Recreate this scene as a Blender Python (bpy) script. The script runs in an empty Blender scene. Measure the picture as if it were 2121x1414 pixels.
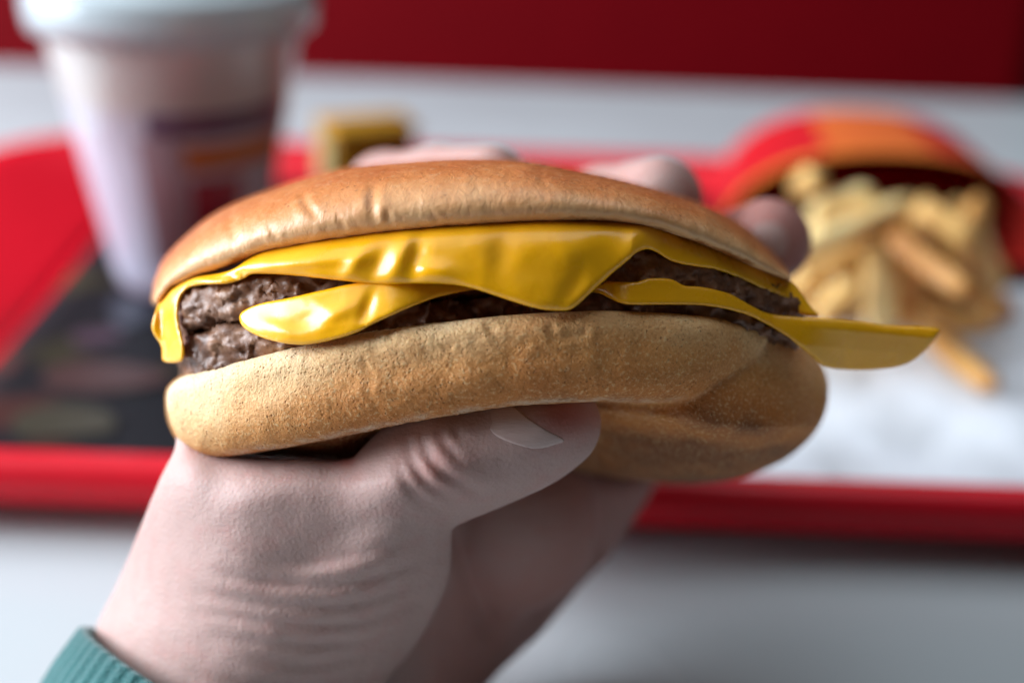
import bpy, math, random
import numpy as np
from mathutils import Matrix, Vector

# ------------------------------------------------------------------ camera, world, lights
SC = bpy.context.scene
FPX = 2946.0                      # 50 mm lens on a 36 mm sensor, in pixels of a 2121 px wide frame
CX, CY = 1060.5, 707.0
Z0 = 0.200                        # distance from the lens to the front of the burger (m)
U = Z0 / FPX                      # size of one unit at the burger's front
CAMZ = 0.180
PITCH, ROLL = math.radians(23.8), math.radians(2.1)
ROT = (Matrix.Rotation(math.pi/2 - PITCH, 3, 'X') @ Matrix.Rotation(ROLL, 3, 'Z'))
CAMP = Vector((0, 0, CAMZ))
cd = bpy.data.cameras.new('camera'); cam = bpy.data.objects.new('camera', cd)
SC.collection.objects.link(cam); SC.camera = cam
cam.matrix_world = Matrix.Translation(CAMP) @ ROT.to_4x4()
cd.sensor_width = 36; cd.lens = 50; cd.clip_start = 0.01; cd.clip_end = 50
cd.dof.use_dof = True; cd.dof.focus_distance = 0.207; cd.dof.aperture_fstop = 6.2

W = bpy.data.worlds.new('World'); SC.world = W; W.use_nodes = True
wb = W.node_tree.nodes['Background']; wb.inputs[0].default_value = (1.0, 0.88, 0.78, 1); wb.inputs[1].default_value = 0.03

def area(name, loc, target, sx, sy, power, col):
    l = bpy.data.lights.new(name, 'AREA'); l.shape = 'RECTANGLE'; l.size = sx; l.size_y = sy; l.energy = power; l.color = col
    o = bpy.data.objects.new(name, l); SC.collection.objects.link(o)
    d = Vector(target) - Vector(loc)
    o.location = loc; o.rotation_euler = d.to_track_quat('-Z', 'Y').to_euler(); return o
area('window_light', (-1.52, 0.32, 0.62), (0, 0.22, 0.08), 1.3, 0.9, 76.0, (0.83, 0.91, 1.0))
area('ceiling_light', (-0.25, 0.75, 1.7), (0, 0.45, 0.0), 3.0, 2.0, 30.0, (0.82, 0.92, 1.0))
SC.view_settings.view_transform = 'Standard'; SC.view_settings.look = 'None'
SC.view_settings.exposure = 0.0; SC.view_settings.gamma = 1.0
SC.cycles.use_denoising = True
SC.cycles.max_bounces = 8

# ------------------------------------------------------------------ helpers
rng = np.random.default_rng(7); random.seed(7)
COL = SC.collection

def link(o, parent=None):
    COL.objects.link(o)
    if parent is not None: o.parent = parent
    return o
def tag(o, label=None, cat=None, group=None, kind=None):
    for k, v in (('label', label), ('category', cat), ('group', group), ('kind', kind)):
        if v: o[k] = v
    return o
def empty(name, loc=(0, 0, 0), rot=None):
    o = bpy.data.objects.new(name, None); o.empty_display_size = 0.01; COL.objects.link(o)
    if rot is not None: o.matrix_world = Matrix.Translation(Vector(loc)) @ rot.to_4x4()
    else: o.location = loc
    return o
def ray(X, Y): return ROT @ Vector(((X-CX)/FPX, (CY-Y)/FPX, -1))
def ground(X, Y, z=0.0):
    """the point at height z seen in direction X, Y"""
    d = ray(X, Y); t = (z - CAMZ)/d.z
    return CAMP + d*t

def mesh_np(name, V, F, mat, parent=None, smooth=True, attrs=None):
    """F: (n,4) or (n,3) int array"""
    V = np.asarray(V, np.float32); F = np.asarray(F, np.int32)
    me = bpy.data.meshes.new(name); n, k = F.shape
    me.vertices.add(len(V)); me.vertices.foreach_set('co', V.ravel())
    me.loops.add(n*k); me.loops.foreach_set('vertex_index', F.ravel())
    me.polygons.add(n); me.polygons.foreach_set('loop_start', np.arange(0, n*k, k, dtype=np.int32))
    try: me.polygons.foreach_set('loop_total', np.full(n, k, np.int32))
    except Exception: pass
    me.polygons.foreach_set('use_smooth', np.full(n, smooth))
    for an, av in (attrs or {}).items():
        a = me.attributes.new(an, 'FLOAT', 'POINT'); a.data.foreach_set('value', np.asarray(av, np.float32))
    me.update(); me.validate()
    if mat: me.materials.append(mat)
    o = bpy.data.objects.new(name, me); return link(o, parent)

# --- value noise
_L = rng.random((64, 64, 64)).astype(np.float32)*2-1
def vnoise(P):
    P = np.asarray(P, np.float32); i = np.floor(P).astype(np.int64); f = P - i; f = f*f*(3-2*f)
    i0 = i & 63; i1 = (i+1) & 63
    x0, y0, z0 = i0[..., 0], i0[..., 1], i0[..., 2]; x1, y1, z1 = i1[..., 0], i1[..., 1], i1[..., 2]
    fx, fy, fz = f[..., 0], f[..., 1], f[..., 2]
    a = _L[x0, y0, z0]*(1-fx)+_L[x1, y0, z0]*fx; b = _L[x0, y1, z0]*(1-fx)+_L[x1, y1, z0]*fx
    c = _L[x0, y0, z1]*(1-fx)+_L[x1, y0, z1]*fx; d = _L[x0, y1, z1]*(1-fx)+_L[x1, y1, z1]*fx
    return (a*(1-fy)+b*fy)*(1-fz) + (c*(1-fy)+d*fy)*fz
def fbm(P, o=4, g=0.5):
    s = 0; a = 1; t = 0
    for k in range(o):
        s = s + a*vnoise(np.asarray(P)*(2.03**k)+17.3*k); t += a; a *= g
    return s/t

# --- surface nets on a grid: f<0 is inside
def surface_nets(f, org, st):
    ins = f < 0; nx, ny, nz = f.shape
    cnt = np.zeros((nx-1, ny-1, nz-1), np.int8)
    for a in (0, 1):
        for b in (0, 1):
            for c in (0, 1):
                cnt += ins[a:nx-1+a, b:ny-1+b, c:nz-1+c]
    act = (cnt > 0) & (cnt < 8); idx = np.argwhere(act)
    vid = np.full(act.shape, -1, np.int32); vid[act] = np.arange(len(idx))
    cor = [(a, b, c) for a in (0, 1) for b in (0, 1) for c in (0, 1)]
    acc = np.zeros((len(idx), 3)); num = np.zeros(len(idx))
    for i, p in enumerate(cor):
        for q in cor[i+1:]:
            if sum(abs(p[k]-q[k]) for k in range(3)) != 1: continue
            fp = f[idx[:, 0]+p[0], idx[:, 1]+p[1], idx[:, 2]+p[2]].astype(np.float64)
            fq = f[idx[:, 0]+q[0], idx[:, 1]+q[1], idx[:, 2]+q[2]].astype(np.float64)
            m = (fp < 0) != (fq < 0); t = np.where(m, fp/np.where(m, fp-fq, 1), 0)
            pos = np.array(p)+t[:, None]*(np.array(q)-np.array(p))
            acc += np.where(m[:, None], pos, 0); num += m
    V = (idx + acc/num[:, None])*np.array(st)+np.array(org)
    Q = []
    def quads(e, A, B, C, D, flip):
        # e: indices of edges; corner cells
        a = np.stack([A, B, C, D], 1)
        a[flip] = a[flip][:, ::-1]; Q.append(a)
    s = ins[:-1, 1:-1, 1:-1]; t = ins[1:, 1:-1, 1:-1]; e = np.argwhere(s != t)
    x, y, z = e[:, 0], e[:, 1]+1, e[:, 2]+1
    quads(e, vid[x, y-1, z-1], vid[x, y, z-1], vid[x, y, z], vid[x, y-1, z], ~ins[x, y, z])
    s = ins[1:-1, :-1, 1:-1]; t = ins[1:-1, 1:, 1:-1]; e = np.argwhere(s != t)
    x, y, z = e[:, 0]+1, e[:, 1], e[:, 2]+1
    quads(e, vid[x-1, y, z-1], vid[x-1, y, z], vid[x, y, z], vid[x, y, z-1], ~ins[x, y, z])
    s = ins[1:-1, 1:-1, :-1]; t = ins[1:-1, 1:-1, 1:]; e = np.argwhere(s != t)
    x, y, z = e[:, 0]+1, e[:, 1]+1, e[:, 2]
    quads(e, vid[x-1, y-1, z], vid[x, y-1, z], vid[x, y, z], vid[x-1, y, z], ~ins[x, y, z])
    return V, np.concatenate(Q)

def smax(a, b, k):
    h = np.clip(0.5+0.5*(a-b)/k, 0, 1); return b+(a-b)*h+k*h*(1-h)
def smin(a, b, k): return -smax(-a, -b, k)
def spline(P, n=8, closed=True):
    P = np.array(P, float); N = len(P); out = []
    rngi = range(N) if closed else range(N-1)
    for i in rngi:
        g = (lambda k: P[k % N]) if closed else (lambda k: P[min(max(k, 0), N-1)])
        p0, p1, p2, p3 = g(i-1), g(i), g(i+1), g(i+2)
        for t in np.linspace(0, 1, n, endpoint=False):
            out.append(0.5*((2*p1)+(-p0+p2)*t+(2*p0-5*p1+4*p2-p3)*t*t+(-p0+3*p1-3*p2+p3)*t**3))
    if not closed: out.append(P[-1])
    return np.array(out)
def poly_sdf(X, Y, P):
    """signed distance (negative inside) to the closed polygon P on arrays X, Y"""
    d = np.full(X.shape, 1e9); ins = np.zeros(X.shape, bool); n = len(P)
    for i in range(n):
        ax, ay = P[i]; bx, by = P[(i+1) % n]; ex, ey = bx-ax, by-ay; L = ex*ex+ey*ey+1e-9
        t = np.clip(((X-ax)*ex+(Y-ay)*ey)/L, 0, 1)
        d = np.minimum(d, (X-ax-t*ex)**2+(Y-ay-t*ey)**2)
        c = (ay > Y) != (by > Y)
        if abs(ey) > 1e-9: ins ^= c & (X < ex*(Y-ay)/ey+ax)
    d = np.sqrt(d); return np.where(ins, -d, d)
def line_dist(X, Y, P):
    """distance to an open line and the position 0..1 along it"""
    P = np.asarray(P, float); seg = np.hypot(*(P[1:]-P[:-1]).T); cum = np.concatenate([[0], np.cumsum(seg)]); T = cum[-1]
    d = np.full(X.shape, 1e9); s = np.zeros(X.shape)
    for i in range(len(P)-1):
        ax, ay = P[i]; ex, ey = P[i+1]-P[i]; L = ex*ex+ey*ey+1e-9
        t = np.clip(((X-ax)*ex+(Y-ay)*ey)/L, 0, 1); q = np.hypot(X-ax-t*ex, Y-ay-t*ey)
        m = q < d; d = np.where(m, q, d); s = np.where(m, (cum[i]+t*seg[i])/T, s)
    return d, s
def blur2(A, r, n=2):
    for _ in range(n):
        for ax in (0, 1):
            k = 2*r+1; pad = [(0, 0), (0, 0)]; pad[ax] = (r+1, r)
            c = np.cumsum(np.pad(A, pad, mode='edge'), axis=ax)
            A = (np.take(c, range(k, c.shape[ax]), ax)-np.take(c, range(0, c.shape[ax]-k), ax))/k
    return A
def interp(x, P):
    P = sorted(P); return np.interp(x, [p[0] for p in P], [p[1] for p in P])

# space in which the burger and the hand are shaped: X, Y across the view, q in depth; 1 unit is 0.068 mm at the burger's front
def to_local(V, centre):
    V = np.asarray(V, float); s = np.exp(V[:, 2]/FPX)*U
    out = np.stack([(V[:, 0]-CX)*s, (CY-V[:, 1])*s, -FPX*s], 1)
    return out - np.array(centre)
def centre_of(X, Y, q): return to_local([[X, Y, q]], (0, 0, 0))[0]

def grid2(x0, x1, y0, y1, st):
    xs = np.arange(x0, x1+st, st); ys = np.arange(y0, y1+st, st)
    return xs, ys, *np.meshgrid(xs, ys, indexing='ij')
def build(name, f, xs, ys, qs, st, centre, mat, parent, disp=None, attrs=None):
    V, F = surface_nets(f, (xs[0], ys[0], qs[0]), (st, st, st if np.isscalar(st) else st))
    # numerical normals for the displacement
    if disp is not None:
        a, b, c = V[F[:, 0]], V[F[:, 1]], V[F[:, 2]]; d = V[F[:, 3]]
        n = np.cross(c-a, d-b); N = np.zeros_like(V)
        for k in range(4): np.add.at(N, F[:, k], n)
        N /= np.linalg.norm(N, axis=1)[:, None]+1e-9
        dd = disp(V, N); V0 = V; V = V + N*dd[:, None]
    at = attrs(V) if attrs else None
    L = to_local(V, centre)
    return mesh_np(name, L, F, mat, parent, True, at)

# ------------------------------------------------------------------ materials
def mat(name):
    m = bpy.data.materials.new(name); m.use_nodes = True
    nt = m.node_tree; return m, nt, nt.nodes['Principled BSDF']
def N(nt, t, **kw):
    n = nt.nodes.new(t)
    for k, v in kw.items():
        if k in ('inputs',):
            for a, b in v.items(): n.inputs[a].default_value = b
        else: setattr(n, k, v)
    return n
def ramp(nt, src, stops, interp='LINEAR'):
    r = nt.nodes.new('ShaderNodeValToRGB'); r.color_ramp.interpolation = interp
    e = r.color_ramp.elements
    while len(e) < len(stops): e.new(0.5)
    for i, (p, c) in enumerate(stops):
        e[i].position = p; e[i].color = (*c, 1) if len(c) == 3 else c
    nt.links.new(src, r.inputs[0]); return r.outputs[0]
def g3(v): return (v, v, v)
def noise(nt, scale, detail=4, rough=0.55, vec=None, sc=None, dist=0.0):
    n = nt.nodes.new('ShaderNodeTexNoise'); n.inputs['Scale'].default_value = scale; n.inputs['Detail'].default_value = detail
    n.inputs['Roughness'].default_value = rough; n.inputs['Distortion'].default_value = dist
    v = vec or coord(nt)
    if sc:
        mp = nt.nodes.new('ShaderNodeMapping'); mp.inputs['Scale'].default_value = sc; nt.links.new(v, mp.inputs[0]); v = mp.outputs[0]
    nt.links.new(v, n.inputs['Vector']); return n.outputs['Fac']
def voro(nt, scale, feature='F1', vec=None):
    n = nt.nodes.new('ShaderNodeTexVoronoi'); n.feature = feature; n.inputs['Scale'].default_value = scale
    nt.links.new(vec or coord(nt), n.inputs['Vector']); return n.outputs['Distance']
def coord(nt):
    for n in nt.nodes:
        if n.bl_idname == 'ShaderNodeTexCoord': return n.outputs['Object']
    return nt.nodes.new('ShaderNodeTexCoord').outputs['Object']
def mixc(nt, fac, a, b, mode='MIX'):
    m = nt.nodes.new('ShaderNodeMix'); m.data_type = 'RGBA'; m.blend_type = mode
    for s, v in ((m.inputs[0], fac), (m.inputs[6], a), (m.inputs[7], b)):
        if isinstance(v, (int, float)): s.default_value = v
        elif isinstance(v, tuple): s.default_value = (*v, 1) if len(v) == 3 else v
        else: nt.links.new(v, s)
    return m.outputs[2]
def math_(nt, op, a, b=0.0, c=None, clamp=False):
    m = nt.nodes.new('ShaderNodeMath'); m.operation = op; m.use_clamp = clamp
    for s, v in zip(m.inputs, (a, b) if c is None else (a, b, c)):
        if isinstance(v, (int, float)): s.default_value = v
        else: nt.links.new(v, s)
    return m.outputs[0]
def bump(nt, h, dist, strength=1.0, prev=None):
    b = nt.nodes.new('ShaderNodeBump'); b.inputs['Strength'].default_value = strength; b.inputs['Distance'].default_value = dist
    nt.links.new(h, b.inputs['Height'])
    if prev: nt.links.new(prev, b.inputs['Normal'])
    return b.outputs[0]
def attr(nt, name):
    a = nt.nodes.new('ShaderNodeAttribute'); a.attribute_name = name; return a.outputs['Fac']
def setp(nt, p, col=None, rough=None, normal=None, **kw):
    if col is not None:
        if isinstance(col, tuple): p.inputs['Base Color'].default_value = (*col, 1)
        else: nt.links.new(col, p.inputs['Base Color'])
    if rough is not None:
        if isinstance(rough, (int, float)): p.inputs['Roughness'].default_value = rough
        else: nt.links.new(rough, p.inputs['Roughness'])
    if normal is not None: nt.links.new(normal, p.inputs['Normal'])
    for k, v in kw.items():
        p.inputs[k.replace('_', ' ')].default_value = v
def sss(p, w, scale, rad):
    p.inputs['Subsurface Weight'].default_value = w; p.inputs['Subsurface Scale'].default_value = scale
    p.inputs['Subsurface Radius'].default_value = rad

def srgb(r, g, b):
    f = lambda c: (c/255/12.92) if c/255 <= 0.04045 else ((c/255+0.055)/1.055)**2.4
    return (f(r), f(g), f(b))

def m_simple(name, col, rough=0.5, ns=None, amt=0.12, bd=0.0, **kw):
    m, nt, p = mat(name)
    if ns:
        n = noise(nt, ns, 5); c = mixc(nt, n, tuple(x*(1-amt) for x in col), tuple(min(1, x*(1+amt)) for x in col))
        setp(nt, p, c, rough, bump(nt, n, bd) if bd else None, **kw)
    else: setp(nt, p, col, rough, None, **kw)
    return m

# crust of the top bun: 'tone' 0 at the cut edge .. 1 on the crown
def m_topbun():
    m, nt, p = mat('top_bun_crust')
    t = attr(nt, 'tone'); n1 = noise(nt, 130, 5, 0.6); n2 = noise(nt, 700, 3, 0.6)
    tt = math_(nt, 'ADD', t, math_(nt, 'MULTIPLY', math_(nt, 'SUBTRACT', n1, 0.5), 0.75))
    base = ramp(nt, tt, [(0.0, srgb(156, 92, 40)), (0.10, srgb(226, 180, 130)), (0.40, srgb(216, 156, 102)), (0.72, srgb(200, 124, 68)), (1.0, srgb(180, 98, 46))])
    sp = ramp(nt, voro(nt, 900), [(0.10, g3(0)), (0.30, g3(1))])
    spm = math_(nt, 'MULTIPLY', math_(nt, 'SUBTRACT', 1.0, sp), ramp(nt, noise(nt, 230, 3), [(0.48, g3(0)), (0.62, g3(1))]))
    spm = math_(nt, 'MULTIPLY', spm, ramp(nt, t, [(0.25, g3(0)), (0.6, g3(0.7))]))
    c = mixc(nt, spm, base, srgb(120, 62, 30))
    c = mixc(nt, ramp(nt, n2, [(0.55, g3(0)), (0.8, g3(0.35))]), c, srgb(214, 176, 134))
    wr = noise(nt, 420, 5, 0.62, sc=(1.5, 0.7, 1), dist=0.8)
    b = bump(nt, wr, 0.0003, 0.65); b = bump(nt, n2, 0.00015, 0.5, b); b = bump(nt, n1, 0.0008, 0.2, b)
    r = ramp(nt, noise(nt, 500, 4), [(0.3, g3(0.34)), (0.7, g3(0.56))])
    setp(nt, p, c, r, b, Specular_IOR_Level=0.45, Coat_Weight=0.06, Coat_Roughness=0.25); sss(p, 0.12, 0.0025, (1, 0.5, 0.25)); return m
def m_botbun():
    m, nt, p = mat('bottom_bun_crumb')
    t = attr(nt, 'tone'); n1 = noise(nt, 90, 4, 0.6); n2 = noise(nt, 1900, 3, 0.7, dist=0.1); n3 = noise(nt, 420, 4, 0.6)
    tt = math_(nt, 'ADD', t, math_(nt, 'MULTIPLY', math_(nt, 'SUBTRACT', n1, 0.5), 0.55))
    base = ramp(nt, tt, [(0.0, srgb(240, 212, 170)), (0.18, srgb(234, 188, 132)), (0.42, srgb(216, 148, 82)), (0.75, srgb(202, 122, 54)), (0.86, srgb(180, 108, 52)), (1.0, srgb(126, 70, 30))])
    cell = voro(nt, 1500); pores = ramp(nt, cell, [(0.0, g3(1)), (0.33, g3(0))])
    pm = math_(nt, 'MULTIPLY', pores, ramp(nt, n3, [(0.42, g3(0)), (0.6, g3(0.8))]))
    c = mixc(nt, pm, base, srgb(140, 86, 40))
    c = mixc(nt, ramp(nt, n2, [(0.54, g3(0)), (0.66, g3(0.5))]), c, srgb(244, 214, 160))
    c = mixc(nt, ramp(nt, n2, [(0.32, g3(0.45)), (0.45, g3(0))]), c, srgb(150, 92, 42))
    fl = math_(nt, 'MULTIPLY', attr(nt, 'flour'), ramp(nt, noise(nt, 320, 5, 0.7), [(0.42, g3(0.0)), (0.62, g3(0.75))]))
    c = mixc(nt, fl, c, srgb(226, 206, 180))
    h = math_(nt, 'ADD', math_(nt, 'MULTIPLY', n2, 0.8), math_(nt, 'MULTIPLY', pm, -0.8))
    b = bump(nt, h, 0.0005, 0.85); b = bump(nt, n3, 0.0004, 0.2, b)
    setp(nt, p, c, 0.62, b, Specular_IOR_Level=0.35); sss(p, 0.15, 0.0025, (1, 0.55, 0.3)); return m
def m_cheese():
    m, nt, p = mat('melted_cheese'); n = noise(nt, 60, 3); n2 = noise(nt, 900, 3); n3 = noise(nt, 160, 3)
    c = mixc(nt, n, srgb(255, 172, 6), srgb(255, 186, 24))
    b = bump(nt, n3, 0.0004, 0.12); b = bump(nt, n2, 0.0001, 0.12, b)
    setp(nt, p, c, ramp(nt, n3, [(0.35, g3(0.2)), (0.65, g3(0.4))]), b, Specular_IOR_Level=0.5, Coat_Weight=0.25, Coat_Roughness=0.12)
    sss(p, 0.14, 0.0025, (1, 0.45, 0.08)); return m
def m_patty():
    m, nt, p = mat('seared_beef'); n = noise(nt, 150, 5, 0.6); n2 = noise(nt, 900, 4, 0.6); n1 = noise(nt, 80, 3)
    c = ramp(nt, n, [(0.30, srgb(64, 36, 22)), (0.46, srgb(114, 74, 50)), (0.60, srgb(150, 108, 80)), (0.76, srgb(188, 152, 124))])
    c = mixc(nt, ramp(nt, n1, [(0.5, g3(0)), (0.65, g3(0.6))]), c, srgb(98, 58, 36))
    b = bump(nt, n, 0.0010, 0.4); b = bump(nt, n2, 0.0003, 0.4, b)
    setp(nt, p, c, ramp(nt, n2, [(0.3, g3(0.34)), (0.7, g3(0.65))]), b, Specular_IOR_Level=0.45); return m
def m_skin():
    m, nt, p = mat('skin'); n = noise(nt, 45, 4); n2 = noise(nt, 1400, 3); n3 = noise(nt, 260, 4)
    c = mixc(nt, n, srgb(180, 146, 138), srgb(194, 162, 154))
    c = mixc(nt, ramp(nt, n3, [(0.5, g3(0)), (0.7, g3(0.35))]), c, srgb(190, 138, 130))
    c = mixc(nt, attr(nt, 'pink'), c, srgb(176, 84, 70))
    b = bump(nt, n2, 0.0002, 0.4); b = bump(nt, voro(nt, 1500), 0.00015, 0.3, b); b = bump(nt, noise(nt, 260, 5, 0.6, sc=(0.5, 2.2, 1)), 0.0004, 0.3, b)
    setp(nt, p, c, 0.55, b, Specular_IOR_Level=0.28); sss(p, 0.22, 0.004, (1, 0.35, 0.2)); return m

TOPBUN, BOTBUN, CHEESE, PATTY, SKIN = m_topbun(), m_botbun(), m_cheese(), m_patty(), m_skin()

# ------------------------------------------------------------------ the burger
CB = centre_of(1010, 650, 420)
burger = empty('cheeseburger', CAMP + ROT @ Vector(CB), ROT)
tag(burger, 'double cheeseburger in a soft bun held up by a hand', 'burger')

def q_rim(X): return 520*(1-np.sqrt(np.clip(1-((np.asarray(X, float)-1000)/735)**2, 0.02, 1)))

# -- top bun
TU = [(316, 619), (318, 582), (337, 540), (374, 499), (431, 452), (491, 420), (582, 386), (657, 363), (725, 348), (846, 336), (970, 330), (1089, 335), (1164, 348), (1277, 371), (1360, 393), (1466, 429), (1541, 469), (1598, 521), (1630, 560), (1638, 582)]
TL = [(1617, 580), (1560, 556), (1466, 515), (1368, 479), (1277, 466), (1164, 463), (1051, 468), (921, 476), (808, 486), (657, 506), (544, 527), (469, 556), (404, 576), (355, 600), (330, 632)]
st = 6.0
xs, ys, X, Y = grid2(296, 1662, 306, 660, st); qs = np.arange(-30, 1320, st*1.5)
P = spline(TU+TL, 5); d2 = poly_sdf(X, Y, P)
def cols(P_up, P_lo, X):  return interp(X, P_up), interp(X, P_lo)
ux, lx = cols(TU, TL+[(316, 640), (1640, 590)], X); gap = np.maximum(lx-ux, 40)
ym = lx-0.30*gap
t = np.clip((ym-Y)/np.maximum(ym-ux, 20), 0, 1); t2 = np.clip((Y-ym)/np.maximum(lx-ym, 10), 0, 1)
dome = 330*(1-np.sqrt(1-0.985*t*t)) + 75*(1-np.sqrt(1-0.985*t2*t2))
nz = fbm(np.stack([X/60, Y/60, X*0], -1), 3)
dome = dome + 4*nz
# creases pressed into the crust
for L, w, a in (([(482, 440), (480, 470), (487, 500)], 9, 14), ([(622, 393), (632, 420), (655, 450)], 9, 16), ([(776, 375), (771, 410), (772, 450)], 10, 13),
                ([(800, 430), (806, 462)], 6, 8), ([(1120, 365), (1128, 385)], 9, 8), ([(895, 440), (905, 460)], 5, 6), ([(1440, 470), (1455, 495)], 9, 9),
                ([(1545, 485), (1560, 510), (1570, 540)], 10, 10), ([(560, 470), (575, 500)], 6, 7), ([(700, 440), (712, 480)], 5, 6)):
    dd, s = line_dist(X, Y, spline(L, 5, False)); sg = np.sin(np.pi*np.clip(s, 0.02, .98))**0.5
    a = a*0.6; dome = dome + a*np.exp(-(dd/w)**2)*sg - 0.5*a*np.exp(-((dd-2.0*w)/(1.2*w))**2)*sg
qf = (q_rim(X)+dome)[..., None]; qb = (1230-q_rim(X)-dome)[..., None]; Q = qs[None, None, :]
f = smax(smax(qf-Q, Q-qb, 20), d2[..., None]*1.2, 22).astype(np.float32)
def surfnets_build(name, f, xs, ys, qs, m, parent, disp=None, attrs=None, centre=None):
    V, F = surface_nets(f, (xs[0], ys[0], qs[0]), (xs[1]-xs[0], ys[1]-ys[0], qs[1]-qs[0]))
    F = F[:, ::-1]
    if disp is not None:
        n = np.cross(V[F[:, 2]]-V[F[:, 0]], V[F[:, 3]]-V[F[:, 1]]); Nn = np.zeros_like(V)
        for k in range(4):
            for c in range(3): Nn[:, c] += np.bincount(F[:, k], n[:, c], len(V))
        Nn /= np.linalg.norm(Nn, axis=1)[:, None]+1e-9
        if SIGN < 0: Nn = -Nn
        V = V + Nn*disp(V)[:, None]
    at = attrs(V) if attrs else None
    return mesh_np(name, to_local(V, CB if centre is None else centre), F, m, parent, True, at)
SIGN = 1
def tone_top(V):
    u, l = cols(TU, TL+[(316, 640), (1640, 590)], V[:, 0]); return {'tone': np.clip((l-V[:, 1])/np.maximum(l-u, 40), 0, 1)}
def dtop(V):
    wr = fbm(V/np.array([22, 30, 40]), 3)
    u, l = cols(TU, TL+[(316, 640), (1640, 590)], V[:, 0]); tt = np.clip((l-V[:, 1])/np.maximum(l-u, 40), 0, 1)
    return 1.3*wr*(1.35-tt)+0.7*fbm(V/9, 2)*(1.2-tt)
surfnets_build('top_bun', f, xs, ys, qs, TOPBUN, burger, dtop, tone_top)

# -- bottom bun: front lip and the sagging rear lobe
BU = [(345, 830), (352, 800), (383, 778), (451, 761), (564, 731), (621, 718), (715, 697), (809, 682), (941, 665), (1092, 650), (1240, 644), (1353, 647), (1466, 656), (1560, 674)]
BLIP = [(1592, 706), (1576, 738), (1532, 773), (1484, 800), (1437, 823), (1380, 833), (1323, 835), (1242, 831), (1138, 836), (1059, 841), (955, 856), (850, 873), (790, 886), (677, 910), (564, 931), (470, 944), (413, 938), (372, 913), (352, 876)]
LOBE = [(400, 800), (700, 720), (1100, 675), (1466, 664), (1560, 672), (1630, 700), (1688, 740), (1711, 780), (1714, 818), (1706, 860), (1679, 904), (1627, 949), (1555, 981), (1484, 996), (1390, 999), (1295, 991), (1200, 977), (1000, 968), (800, 962), (640, 955), (520, 947), (420, 920)]
xs, ys, X, Y = grid2(326, 1734, 626, 1020, st); qs = np.arange(-40, 1320, st*1.5); Q = qs[None, None, :]
dl = poly_sdf(X, Y, spline(BU+BLIP, 5)); dr = poly_sdf(X, Y, spline(LOBE, 5))
lo = interp(X, BLIP+[(345, 860), (1600, 700)]); up = interp(X, BU+[(1600, 690)]); g = np.maximum(lo-up, 40)
t = np.clip((Y-(lo-0.45*g))/(0.45*g), 0, 1); t2 = np.clip((up+0.22*g-Y)/(0.22*g), 0, 1)
lipq = q_rim(X)+95*(1-np.sqrt(1-0.98*t*t))+26*t2**2 + 6*fbm(np.stack([X/70, Y/50, X*0], -1), 3)
# torn creases in the side
for L, w, a in (([(752, 735), (759, 765), (768, 785), (762, 810), (785, 850)], 7, 3), ([(768, 725), (800, 716), (840, 708)], 6, 5), ([(620, 722), (612, 745)], 6, 6), ([(567, 732), (570, 756)], 6, 5), ([(806, 684), (808, 702)], 7, 9),
                ([(1010, 672), (1030, 700), (1090, 715)], 9, 6), ([(1140, 680), (1150, 700), (1210, 690)], 9, 7), ([(900, 700), (930, 720)], 7, 6), ([(1420, 810), (1500, 770), (1560, 720)], 9, 6)):
    dd, s = line_dist(X, Y, spline(L, 5, False)); a = a*0.55; lipq = lipq + a*np.exp(-(dd/w)**2)-0.45*a*np.exp(-((dd-1.8*w)/w)**2)
lipq = lipq + 48*np.clip((X-1440)/140, 0, 1)**1.5
fl = smax(smax(lipq[..., None]-Q, Q-(q_rim(X)+420)[..., None], 20), dl[..., None], 14)
under = np.clip(Y-interp(X, [(340, 900), (900, 850), (1240, 845), (1400, 868), (1560, 885), (1714, 880)]), -200, 200)
hollow = 230*np.clip((1480-X)/240, 0, 1)**1.2*np.clip((X-700)/200, 0, 1)
dloc = np.clip(-dr, 0, 90)/90
lobq = q_rim(np.minimum(X, 1690))+45+hollow + 2.6*np.clip(under, 0, 200) + 60*(1-np.sqrt(1-(1-dloc)**2)) + 0.12*np.clip(-under, 0, 200) + 7*fbm(np.stack([X/90, Y/40, X*0+4], -1), 3)
fr = smax(smax(lobq[..., None]-Q, Q-(1230-q_rim(X)-0.6*np.clip(under, 0, 200))[..., None], 30), dr[..., None], 25)
f = smin(fl, fr, (7+16*np.clip((X-1440)/130, 0, 1))[..., None]).astype(np.float32)
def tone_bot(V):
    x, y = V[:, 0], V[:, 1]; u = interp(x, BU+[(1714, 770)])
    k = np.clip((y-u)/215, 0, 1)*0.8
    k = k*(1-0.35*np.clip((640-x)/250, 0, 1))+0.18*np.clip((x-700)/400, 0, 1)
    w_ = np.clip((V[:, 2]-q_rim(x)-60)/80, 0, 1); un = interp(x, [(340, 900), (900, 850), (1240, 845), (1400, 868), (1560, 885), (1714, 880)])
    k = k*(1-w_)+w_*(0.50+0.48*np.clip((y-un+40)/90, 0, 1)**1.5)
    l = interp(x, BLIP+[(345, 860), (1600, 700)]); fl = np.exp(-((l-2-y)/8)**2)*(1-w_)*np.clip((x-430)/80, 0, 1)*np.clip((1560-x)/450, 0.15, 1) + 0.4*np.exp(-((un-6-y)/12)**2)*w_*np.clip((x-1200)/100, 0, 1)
    return {'tone': np.clip(k, 0, 1), 'flour': np.clip(fl, 0, 1)}
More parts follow.
